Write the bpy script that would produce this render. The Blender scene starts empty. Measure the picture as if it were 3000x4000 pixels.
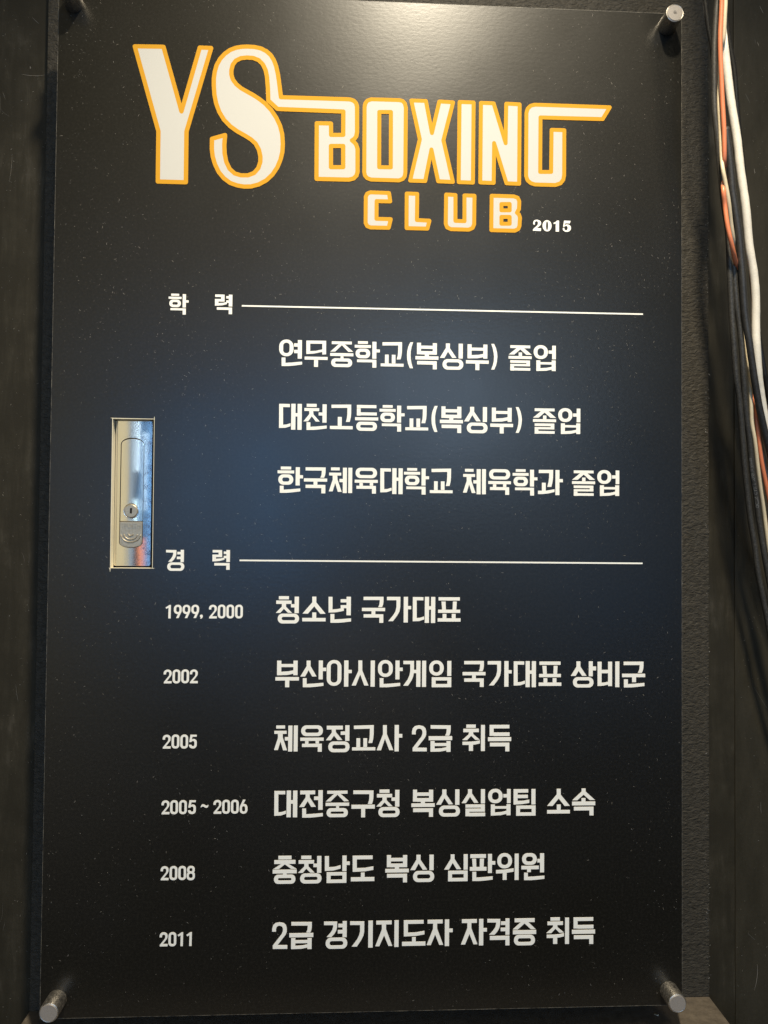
# -*- coding: utf-8 -*-
import bpy, bmesh, math, random
from mathutils import Vector, Matrix, geometry, noise as mnoise

random.seed(7)
scene = bpy.context.scene
COL = scene.collection
MMV = 0.001
BASE_Z = 1.45 + 0.4795           # height of the sign's top edge above the floor


def W(x, y, z=0.0):
    """sign millimetres (x right, y down from the top edge, z into the wall) -> world metres"""
    return Vector(((x - 300.0) * MMV, z * MMV, BASE_Z - y * MMV))


# ------------------------------------------------------------------ camera
cam = bpy.data.objects.new('camera', bpy.data.cameras.new('camera'))
COL.objects.link(cam)
RC = ((0.99896701, -0.00850492, -0.04463826), (0.00945046, 0.99973451, 0.0210141), (0.04444769, -0.02141425, 0.99878218))
cx, cy, cz = [(v[0], v[2], -v[1]) for v in RC]     # right, down, forward in world axes
cam.matrix_world = Matrix(((cx[0], -cy[0], -cz[0], 0), (cx[1], -cy[1], -cz[1], 0), (cx[2], -cy[2], -cz[2], 0), (0, 0, 0, 1)))
cam.location = W(281.756, 506.227, -667.217)
cam.data.sensor_fit = 'VERTICAL'
cam.data.sensor_height = 36.0
cam.data.lens = 2750.0 / 4000.0 * 36.0
cam.data.clip_start = 0.01
cam.data.clip_end = 50
scene.camera = cam

# ------------------------------------------------------------------ world, exposure
world = bpy.data.worlds.new('World')
scene.world = world
world.use_nodes = True
bg = world.node_tree.nodes['Background']
bg.inputs[0].default_value = (1.0, 0.86, 0.66, 1)
bg.inputs[1].default_value = 0.02
scene.view_settings.view_transform = 'Standard'
scene.view_settings.look = 'None'
scene.view_settings.exposure = 0.0
scene.view_settings.gamma = 1.0
scene.render.film_transparent = False
scene.cycles.max_bounces = 6


# ------------------------------------------------------------------ lamps of the room, with added fill and reflection lamps
def aim(o, target):
    o.rotation_euler = (target - o.location).to_track_quat('-Z', 'Y').to_euler()


def downlight(name, pos, target, watts, colour, radius, cone, blend):
    l = bpy.data.lights.new(name, 'SPOT')
    l.energy = watts
    l.color = colour
    l.shadow_soft_size = radius
    l.spot_size = math.radians(cone)
    l.spot_blend = blend
    o = bpy.data.objects.new(name, l)
    COL.objects.link(o)
    o.location = W(*pos)
    aim(o, W(*target))
    return o


def panel_light(name, pos, w, h, radiance, colour, target=None):
    l = bpy.data.lights.new(name, 'AREA')
    l.shape = 'RECTANGLE'
    l.size = w
    l.size_y = h
    l.color = colour
    l.energy = radiance * math.pi * w * h
    o = bpy.data.objects.new(name, l)
    COL.objects.link(o)
    o.location = W(*pos)
    aim(o, W(*target) if target else W(pos[0], pos[1], 0))
    return o


WARM = (1.0, 0.84, 0.62)
downlight('ceiling_bulb', (408, -650, -583), (250, 1520, -60), 126.0, (1.0, 0.88, 0.67), 0.034, 89, 1.0)
panel_light('fill_light', (1050, -2300, -1700), 0.6, 0.6, 15.0, (1.0, 0.87, 0.69), (300, 500, 0))  # soft fill lamp added to even out the light
# area lamps standing in for daylit windows and lit wall behind the photographer
def back(u0, v0, u1, v1, radiance, colour, name, D=3500.0):
    """a rectangle on the room's far wall, D mm from the sign, given by where it mirrors on the sign"""
    k = (667.2 + D) / 2750.0
    x0, x1 = 281.8 + (u0 - 1377) * k, 281.8 + (u1 - 1377) * k
    y0, y1 = 506.2 + (v0 - 2058) * k, 506.2 + (v1 - 2058) * k
    panel_light(name, ((x0 + x1) / 2, (y0 + y1) / 2, -D), (x1 - x0) / 1000, (y1 - y0) / 1000, radiance, colour)


BLUE = (0.20, 0.50, 1.0)
PALE = (0.50, 0.72, 1.0)
back(511, 1600, 536, 2260, 0.5, (0.55, 0.75, 1.0), 'window_light')
back(538, 1650, 545, 1850, 3.5, (0.6, 0.8, 1.0), 'window_light')
back(539, 1960, 546, 2060, 4.0, (0.6, 0.85, 1.0), 'window_light')
back(520, 2120, 536, 2260, 1.2, (0.3, 0.6, 1.0), 'window_light')
back(547, 1600, 566, 2100, 0.55, BLUE, 'window_light')
back(567, 1700, 573, 2000, 2.5, (0.6, 0.8, 1.0), 'window_light')
back(574, 1620, 650, 2260, 0.9, BLUE, 'window_light')
back(552, 2110, 572, 2330, 1.1, (1.0, 0.36, 0.18), 'orange_reflection_light')  # small lamp added for the orange reflection on the latch
back(660, 1600, 1230, 2260, 5.3, BLUE, 'window_light')
back(1450, 1330, 2150, 1760, 8.6, PALE, 'window_light')
back(1235, 1480, 1445, 1780, 4.6, BLUE, 'window_light')
back(2000, 1860, 2650, 2550, 1.15, BLUE, 'window_light')
back(-300, 1080, 509, 2700, 0.68, (1.0, 0.86, 0.54), 'warm_reflection_light')
back(-300, 2720, 515, 3350, 0.3, (1.0, 0.86, 0.60), 'warm_reflection_light')
back(650, 1120, 1550, 1380, 1.6, (1.0, 0.84, 0.60), 'warm_reflection_light')
back(200, -700, 2700, 1040, 0.42, (1.0, 0.84, 0.48), 'ceiling_reflection_light')  # wide lamp added so the sign's upper half reflects a warm ceiling
back(1120, 2380, 1600, 2750, 1.1, (1.0, 0.86, 0.70), 'warm_reflection_light')  # lamp added for the warm reflection low on the sign


# ------------------------------------------------------------------ materials
def mat(name, colour, rough=0.5, metal=0.0, spec=0.5):
    m = bpy.data.materials.new(name)
    m.use_nodes = True
    b = m.node_tree.nodes['Principled BSDF']
    b.inputs['Base Color'].default_value = (*colour, 1)
    b.inputs['Roughness'].default_value = rough
    b.inputs['Metallic'].default_value = metal
    b.inputs['Specular IOR Level'].default_value = spec
    return m


def N(m, kind, **kw):
    n = m.node_tree.nodes.new(kind)
    for k, v in kw.items():
        if k in n.inputs:
            n.inputs[k].default_value = v
        else:
            setattr(n, k, v)
    return n


def link(m, a, b):
    m.node_tree.links.new(a, b)


def coords(m, scale=(1, 1, 1), rot=(0, 0, 0)):
    g = N(m, 'ShaderNodeNewGeometry')
    mp = N(m, 'ShaderNodeMapping')
    mp.inputs['Scale'].default_value = scale
    mp.inputs['Rotation'].default_value = rot
    link(m, g.outputs['Position'], mp.inputs['Vector'])
    return mp.outputs['Vector']


def noise(m, vec, scale, detail=3.0, rough=0.5, dist=0.0):
    n = N(m, 'ShaderNodeTexNoise')
    n.inputs['Scale'].default_value = scale
    n.inputs['Detail'].default_value = detail
    n.inputs['Roughness'].default_value = rough
    n.inputs['Distortion'].default_value = dist
    link(m, vec, n.inputs['Vector'])
    return n.outputs['Fac']


def ramp(m, fac, *stops):
    r = N(m, 'ShaderNodeValToRGB')
    el = r.color_ramp.elements
    while len(el) < len(stops):
        el.new(0.5)
    for e, (p, c) in zip(el, stops):
        e.position = p
        e.color = (*c, 1) if isinstance(c, tuple) else (c, c, c, 1)
    link(m, fac, r.inputs['Fac'])
    return r.outputs['Color']


def bump(m, *layers):
    prev = None
    for h, strength, dist in layers:
        b = N(m, 'ShaderNodeBump')
        b.inputs['Strength'].default_value = strength
        b.inputs['Distance'].default_value = dist
        link(m, h, b.inputs['Height'])
        if prev:
            link(m, prev, b.inputs['Normal'])
        prev = b.outputs['Normal']
    link(m, prev, m.node_tree.nodes['Principled BSDF'].inputs['Normal'])


def setin(m, name, sock):
    link(m, sock, m.node_tree.nodes['Principled BSDF'].inputs[name])


# black laminate face of the sign
BLACK = mat('black_laminate', (0.009, 0.0088, 0.008), 0.3, spec=0.5)
v = coords(BLACK)
n_big = noise(BLACK, v, 9.0, 4.0)
setin(BLACK, 'Roughness', ramp(BLACK, n_big, (0.3, 0.29), (0.7, 0.34)))
n_dust = noise(BLACK, v, 420.0, 3.0, 0.7)
setin(BLACK, 'Base Color', ramp(BLACK, n_dust, (0.45, (0.0072, 0.0066, 0.0048)), (0.75, (0.0155, 0.0142, 0.011))))
swirl = noise(BLACK, coords(BLACK, (0.06, 1.0, 1.0), (0, -0.55, 0)), 420.0, 3.0, 0.6, 0.3)
vs = coords(BLACK, (1.0, 1.0, 1.7))
bump(BLACK, (swirl, 0.05, 0.0002), (noise(BLACK, vs, 200.0, 2.0), 0.12, 0.0004), (noise(BLACK, v, 1400.0, 2.0), 0.08, 0.0002))

EDGE = mat('black_board_edge', (0.05, 0.047, 0.04), 0.6)
CORE = mat('cream_foam_core', (0.72, 0.66, 0.5), 0.7)
v = coords(CORE)
bump(CORE, (noise(CORE, v, 900.0, 3.0), 0.3, 0.0003))

def vinyl(name, c, rough=0.6, spec=0.3):
    m = mat(name, c, rough, spec=spec)
    v = coords(m)
    n = noise(m, v, 300.0, 4.0, 0.6)
    setin(m, 'Base Color', ramp(m, n, (0.3, tuple(k * 0.99 for k in c)), (0.7, c)))
    bump(m, (noise(m, v, 1500.0, 2.0), 0.04, 0.0001))
    return m


WHITE = vinyl('white_vinyl', (0.90, 0.89, 0.83))
LOGO_WHITE = vinyl('matte_white_print', (0.55, 0.54, 0.50), 0.75, 0.1)
ORANGE = vinyl('orange_vinyl', (0.60, 0.30, 0.022), 0.7, 0.1)

# wrinkled powder coat of the cabinet frame
FRAME = mat('wrinkled_black_paint', (0.045, 0.041, 0.034), 0.6, spec=0.2)
v = coords(FRAME, (0.55, 1.0, 1.0), (0, 0.25, 0))
n1 = noise(FRAME, v, 340.0, 3.0, 0.5, 0.8)
n2 = noise(FRAME, coords(FRAME), 90.0, 3.0)
setin(FRAME, 'Base Color', ramp(FRAME, noise(FRAME, coords(FRAME), 160.0, 5.0, 0.7), (0.35, (0.032, 0.0285, 0.0215)), (0.7, (0.057, 0.0505, 0.039))))
bump(FRAME, (n2, 0.35, 0.002), (n1, 0.9, 0.0018))

# smooth black wall with scuffs
WALL = mat('scuffed_black_wall', (0.022, 0.02, 0.016), 0.6, spec=0.15)
v = coords(WALL, (1.0, 1.0, 0.12), (0, 0.12, 0))
scuff = noise(WALL, v, 95.0, 6.0, 0.75, 0.8)
cl = noise(WALL, coords(WALL), 22.0, 5.0, 0.65)
mx = N(WALL, 'ShaderNodeMath', operation='MULTIPLY')
link(WALL, scuff, mx.inputs[0]); link(WALL, cl, mx.inputs[1])
setin(WALL, 'Base Color', ramp(WALL, mx.outputs[0], (0.2, (0.0245, 0.0215, 0.0145)), (0.31, (0.033, 0.029, 0.020)), (0.46, (0.062, 0.055, 0.042))))
bump(WALL, (noise(WALL, coords(WALL), 14.0, 3.0), 0.4, 0.004), (noise(WALL, coords(WALL), 500.0, 3.0), 0.25, 0.0005))

LIT_STEP = mat('brown_black_lit_step', (0.045, 0.04, 0.028), 0.6, spec=0.15)  # wall step, toned lighter as if turned more to the light
setin(LIT_STEP, 'Base Color', ramp(LIT_STEP, noise(LIT_STEP, coords(LIT_STEP, (1.0, 1.0, 0.3)), 45.0, 6.0, 0.75), (0.35, (0.026, 0.023, 0.0155)), (0.7, (0.042, 0.037, 0.026))))
bump(LIT_STEP, (noise(LIT_STEP, coords(LIT_STEP), 260.0, 3.0), 0.3, 0.0006))
DOOR = mat('black_cabinet_door', (0.02, 0.018, 0.015), 0.5)
LEDGE = mat('dusty_brown_ledge', (0.16, 0.13, 0.095), 0.75)
v = coords(LEDGE)
setin(LEDGE, 'Base Color', ramp(LEDGE, noise(LEDGE, v, 110.0, 6.0, 0.75), (0.3, (0.06, 0.048, 0.035)), (0.72, (0.13, 0.107, 0.08))))
bump(LEDGE, (noise(LEDGE, v, 700.0, 3.0), 0.5, 0.0006))

# metals
STEEL = mat('matte_satin_metal', (0.62, 0.58, 0.52), 0.42, 1.0)
v = coords(STEEL)
setin(STEEL, 'Base Color', ramp(STEEL, noise(STEEL, v, 900.0, 4.0, 0.8), (0.35, (0.30, 0.28, 0.25)), (0.6, (0.68, 0.64, 0.57))))
setin(STEEL, 'Roughness', ramp(STEEL, noise(STEEL, v, 400.0, 4.0), (0.3, 0.34), (0.7, 0.55)))
bump(STEEL, (noise(STEEL, v, 1800.0, 2.0), 0.25, 0.0002))
CAPM = mat('matte_metal_cap', (0.5, 0.46, 0.42), 0.5, 0.35)
v = coords(CAPM)
setin(CAPM, 'Base Color', ramp(CAPM, noise(CAPM, v, 1200.0, 4.0, 0.8), (0.3, (0.27, 0.243, 0.22)), (0.65, (0.42, 0.385, 0.345))))
bump(CAPM, (noise(CAPM, v, 1500.0, 3.0), 0.3, 0.0002))

CHROME = mat('pitted_chrome', (0.72, 0.72, 0.70), 0.1, 1.0)
v = coords(CHROME)
pit = noise(CHROME, coords(CHROME, (1.25, 1.0, 1.0)), 1500.0, 3.0, 0.75)
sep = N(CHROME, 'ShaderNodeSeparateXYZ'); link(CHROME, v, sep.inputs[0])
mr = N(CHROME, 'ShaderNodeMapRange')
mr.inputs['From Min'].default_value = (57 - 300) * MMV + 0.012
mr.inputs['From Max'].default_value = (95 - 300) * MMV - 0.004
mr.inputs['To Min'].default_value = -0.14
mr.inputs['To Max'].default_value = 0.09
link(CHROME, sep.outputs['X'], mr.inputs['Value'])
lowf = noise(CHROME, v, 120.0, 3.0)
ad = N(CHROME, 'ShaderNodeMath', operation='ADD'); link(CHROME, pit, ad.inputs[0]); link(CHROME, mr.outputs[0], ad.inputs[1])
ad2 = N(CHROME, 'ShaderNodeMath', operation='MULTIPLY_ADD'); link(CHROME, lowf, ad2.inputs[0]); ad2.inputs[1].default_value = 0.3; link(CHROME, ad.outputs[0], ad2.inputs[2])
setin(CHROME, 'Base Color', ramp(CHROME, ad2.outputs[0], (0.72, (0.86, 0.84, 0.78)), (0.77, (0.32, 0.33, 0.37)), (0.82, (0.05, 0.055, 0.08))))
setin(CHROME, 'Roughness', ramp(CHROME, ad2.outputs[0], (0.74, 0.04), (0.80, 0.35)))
bump(CHROME, (noise(CHROME, coords(CHROME, (1.0, 1.0, 0.15)), 70.0, 1.0), 0.08, 0.0003), (pit, 0.015, 0.0001))
ZINC = mat('cast_zinc', (0.50, 0.45, 0.37), 0.42, 0.6)
v = coords(ZINC)
setin(ZINC, 'Base Color', ramp(ZINC, noise(ZINC, v, 600.0, 4.0, 0.7), (0.3, (0.33, 0.285, 0.21)), (0.7, (0.46, 0.405, 0.31))))
bump(ZINC, (noise(ZINC, v, 1600.0, 2.0), 0.2, 0.0002))
VOID = mat('slot_shade', (0.004, 0.004, 0.004), 0.8)  # near-black stands in for shade in the latch gap and keyhole

def rubber(name, c, dusty, rough=0.5):
    m = mat(name, c, rough)
    v = coords(m)
    n = noise(m, v, 700.0, 5.0, 0.75)
    setin(m, 'Base Color', ramp(m, n, (0.42, c), (0.7, dusty)))
    bump(m, (noise(m, v, 1100.0, 3.0), 0.25, 0.0003), (noise(m, v, 60.0, 2.0), 0.25, 0.001))
    return m


CB = rubber('dusty_black_rubber', (0.022, 0.021, 0.019), (0.085, 0.079, 0.064), 0.55)
CBB = rubber('blue_black_rubber', (0.019, 0.019, 0.019), (0.055, 0.052, 0.046), 0.5)
CG = rubber('glossy_black_plastic', (0.015, 0.015, 0.015), (0.03, 0.029, 0.026), 0.2)
CO = rubber('orange_plastic', (0.80, 0.235, 0.10), (0.72, 0.25, 0.13), 0.4)
CC = rubber('cream_plastic', (0.76, 0.64, 0.43), (0.66, 0.56, 0.38), 0.45)
CW = rubber('white_plastic', (0.88, 0.82, 0.70), (0.76, 0.70, 0.58), 0.5)
CP = rubber('pale_plastic', (0.52, 0.50, 0.44), (0.42, 0.40, 0.35), 0.45)
PRINT = mat('grey_print', (0.22, 0.22, 0.21), 0.6)
LINT = mat('pale_lint', (0.26, 0.24, 0.21), 0.9)
LINT2 = mat('dim_lint', (0.10, 0.094, 0.083), 0.9)


# ------------------------------------------------------------------ object helpers
def tag(o, label=None, cat=None, group=None, kind=None):
    if label: o['label'] = label
    if cat: o['category'] = cat
    if group: o['group'] = group
    if kind: o['kind'] = kind
    return o


def empty(name, loc, parent=None, ploc=Vector((0, 0, 0))):
    o = bpy.data.objects.new(name, None)
    o.empty_display_size = 0.02
    COL.objects.link(o)
    o.parent = parent
    o.location = loc - ploc
    o['_w'] = list(loc)
    return o


def wl(o):
    return Vector(o['_w']) if o is not None and '_w' in o else Vector((0, 0, 0))


def put(name, mesh, mats, loc, parent=None, smooth=False):
    """mesh is in metres relative to world point loc"""
    if mats is not None:
        for m in (mats if isinstance(mats, (list, tuple)) else [mats]):
            mesh.materials.append(m)
    if smooth:
        mesh.polygons.foreach_set('use_smooth', [True] * len(mesh.polygons))
    o = bpy.data.objects.new(name, mesh)
    COL.objects.link(o)
    o.parent = parent
    o.location = loc - wl(parent)
    o['_w'] = list(loc)
    return o


def finish():
    for o in COL.objects:
        if '_w' in o:
            del o['_w']


def bevel(o, w, seg=2, ang=40):
    b = o.modifiers.new('bevel', 'BEVEL')
    b.width = w * MMV
    b.segments = seg
    b.limit_method = 'ANGLE'
    b.angle_limit = math.radians(ang)
    return o


def area2(p):
    return sum(p[i][0] * p[(i + 1) % len(p)][1] - p[(i + 1) % len(p)][0] * p[i][1] for i in range(len(p)))


def shape(name, polys, z0, z1, classes=None):
    """Union of 2-D outlines (mm; y down) extruded from depth z0 (back) to z1 (front, smaller).
    polys: list of (class, points); class 0 solid, 1 hole, 2 overlay (material slot 1)."""
    V, F, K = [], [], []
    for k, p in polys:
        q = [(a, -b) for a, b in p]
        if area2(q) < 0:
            q.reverse()
        F.append(list(range(len(V), len(V) + len(q))))
        V += [Vector(a) for a in q]
        K.append(k)
    vo, eo, fo, ov, oe, of = geometry.delaunay_2d_cdt(V, [], F, 0, 1e-5, True)
    keep = []
    for f, ids in zip(fo, of):
        ks = {K[i] for i in ids}
        if 2 in ks:
            keep.append((f, 1))
        elif 0 in ks and 1 not in ks:
            keep.append((f, 0))
    used = sorted({i for f, _ in keep for i in f})
    ix = {v: i for i, v in enumerate(used)}
    n = len(used)
    verts = [(vo[i][0] * MMV, z1 * MMV, vo[i][1] * MMV) for i in used] + [(vo[i][0] * MMV, z0 * MMV, vo[i][1] * MMV) for i in used]
    cnt = {}
    faces, mi = [], []
    for f, s in keep:
        g = [ix[i] for i in f]
        faces.append(g); mi.append(s)
        faces.append([i + n for i in reversed(g)]); mi.append(s)
        for a, b in zip(g, g[1:] + g[:1]):
            cnt.setdefault((min(a, b), max(a, b)), []).append((a, b, s))
    for es in cnt.values():
        if len(es) == 1:
            a, b, s = es[0]
            faces.append([b, a, a + n, b + n]); mi.append(s)
    me = bpy.data.meshes.new(name)
    me.from_pydata(verts, [], faces)
    me.polygons.foreach_set('material_index', mi)
    me.update()
    return me


def rrect(x0, y0, x1, y1, r, n=7):
    r = min(r, (x1 - x0) / 2 - 1e-4, (y1 - y0) / 2 - 1e-4)
    out = []
    for cx_, cy_, a0 in ((x1 - r, y0 + r, -90), (x1 - r, y1 - r, 0), (x0 + r, y1 - r, 90), (x0 + r, y0 + r, 180)):
        for i in range(n + 1):
            a = math.radians(a0 + 90 * i / n)
            out.append((cx_ + r * math.cos(a), cy_ + r * math.sin(a)))
    return out


def ell(cx_, cy_, rx, ry, n=32):
    return [(cx_ + rx * math.cos(2 * math.pi * i / n), cy_ + ry * math.sin(2 * math.pi * i / n)) for i in range(n)]


def box(name, x0, y0, z0, x1, y1, z1, origin):
    """axis-aligned box in sign mm, verts relative to world point origin"""
    a, b = W(x0, y0, z0) - origin, W(x1, y1, z1) - origin
    vs = [(x, y, z) for x in (a.x, b.x) for y in (a.y, b.y) for z in (a.z, b.z)]
    me = bpy.data.meshes.new(name)
    bm = bmesh.new()
    vv = [bm.verts.new(q) for q in vs]
    for f in ((0, 1, 3, 2), (4, 6, 7, 5), (0, 4, 5, 1), (2, 3, 7, 6), (0, 2, 6, 4), (1, 5, 7, 3)):
        bm.faces.new([vv[i] for i in f])
    bmesh.ops.recalc_face_normals(bm, faces=bm.faces)
    bm.to_mesh(me); bm.free()
    return me


def lathe(name, prof, n=40):
    """prof: list of (radius mm, depth mm) along the sign's normal"""
    bm = bmesh.new()
    rings = []
    for r, z in prof:
        if r < 1e-6:
            rings.append([bm.verts.new((0, z * MMV, 0))])
        else:
            rings.append([bm.verts.new((r * MMV * math.cos(2 * math.pi * i / n), z * MMV, r * MMV * math.sin(2 * math.pi * i / n))) for i in range(n)])
    for a, b in zip(rings, rings[1:]):
        for i in range(n):
            j = (i + 1) % n
            if len(a) == 1: bm.faces.new((a[0], b[i], b[j]))
            elif len(b) == 1: bm.faces.new((a[i], b[0], a[j]))
            else: bm.faces.new((a[i], b[i], b[j], a[j]))
    bmesh.ops.recalc_face_normals(bm, faces=bm.faces)
    me = bpy.data.meshes.new(name)
    bm.to_mesh(me); bm.free()
    return me


def catmull(P, per=8):
    out = []
    Q = [2 * P[0] - P[1]] + P + [2 * P[-1] - P[-2]]
    for i in range(1, len(Q) - 2):
        a, b, c, d = Q[i - 1:i + 3]
        for k in range(per):
            t = k / per
            out.append(0.5 * ((2 * b) + (c - a) * t + (2 * a - 5 * b + 4 * c - d) * t * t + (3 * b - a - 3 * c + d) * t ** 3))
    out.append(P[-1])
    return out


def tube(name, P, r, n=14, wob=0.0, seed=0):
    """swept tube through world points, radius in metres"""
    rnd = random.Random(seed)
    bm = bmesh.new()
    rings = []
    up = Vector((0, 1, 0))
    for i, p in enumerate(P):
        t = (P[min(i + 1, len(P) - 1)] - P[max(i - 1, 0)]).normalized()
        s = t.cross(up).normalized()
        u = s.cross(t).normalized()
        rr = r * (1 + wob * (rnd.random() - 0.5))
        rings.append([bm.verts.new(p + (s * math.cos(2 * math.pi * k / n) + u * math.sin(2 * math.pi * k / n)) * rr) for k in range(n)])
    for a, b in zip(rings, rings[1:]):
        for i in range(n):
            j = (i + 1) % n
            bm.faces.new((a[i], b[i], b[j], a[j]))
    bm.faces.new(rings[0]); bm.faces.new(list(reversed(rings[-1])))
    bmesh.ops.recalc_face_normals(bm, faces=bm.faces)
    me = bpy.data.meshes.new(name)
    bm.to_mesh(me); bm.free()
    return me


def fibres(name, area, n, z, lo=0.7, hi=2.6, wid=(0.14, 0.34), origin=Vector((0, 0, 0)), seed=1, holes=(), clump=0.0, lean=(1.2, 0.9, 0.6), wave=0.5, fade=0.0):
    """curled lint fibres and specks lying on a flat face; area in sign mm"""
    rnd = random.Random(seed)
    vs, fs, mi = [], [], []
    x0, y0, x1, y1 = area
    for _ in range(n):
        x, y = rnd.uniform(x0, x1), rnd.uniform(y0, y1)
        if fade and rnd.random() < fade * max(0.0, (y - y0) / (y1 - y0) - 0.35):
            continue
        if any(a < x < c and b < y < d for a, b, c, d in holes):
            continue
        if clump and mnoise.noise(Vector((x * 0.011, y * 0.008, seed))) + 0.6 * mnoise.noise(Vector((x * 0.05, y * 0.05, seed + 9))) < clump * (rnd.random() - 0.55):
            continue
        a = rnd.gauss(lean[0], lean[1]) if rnd.random() < lean[2] else rnd.uniform(0, math.pi)
        L = lo + (hi - lo) * rnd.random() ** 2.5
        w = rnd.uniform(*wid) / 2
        if rnd.random() < 0.3:
            L *= 0.35; w *= 1.6
        curl = rnd.gauss(0, wave)
        m = 0 if rnd.random() < 0.4 else 1
        k = 4
        base = len(vs)
        for i in range(k):
            c, s = math.cos(a), math.sin(a)
            ww = w * (0.4 if i in (0, k - 1) else 1)
            q = W(x - s * ww, y + c * ww, z) - origin
            q2 = W(x + s * ww, y - c * ww, z) - origin
            vs += [tuple(q), tuple(q2)]
            x += c * L / (k - 1); y += s * L / (k - 1); a += curl
        for i in range(k - 1):
            b = base + 2 * i
            fs.append((b, b + 1, b + 3, b + 2)); mi.append(m)
    me = bpy.data.meshes.new(name)
    me.from_pydata(vs, [], fs)
    me.materials.append(LINT); me.materials.append(LINT2)
    me.polygons.foreach_set('material_index', mi)
    return me


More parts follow.
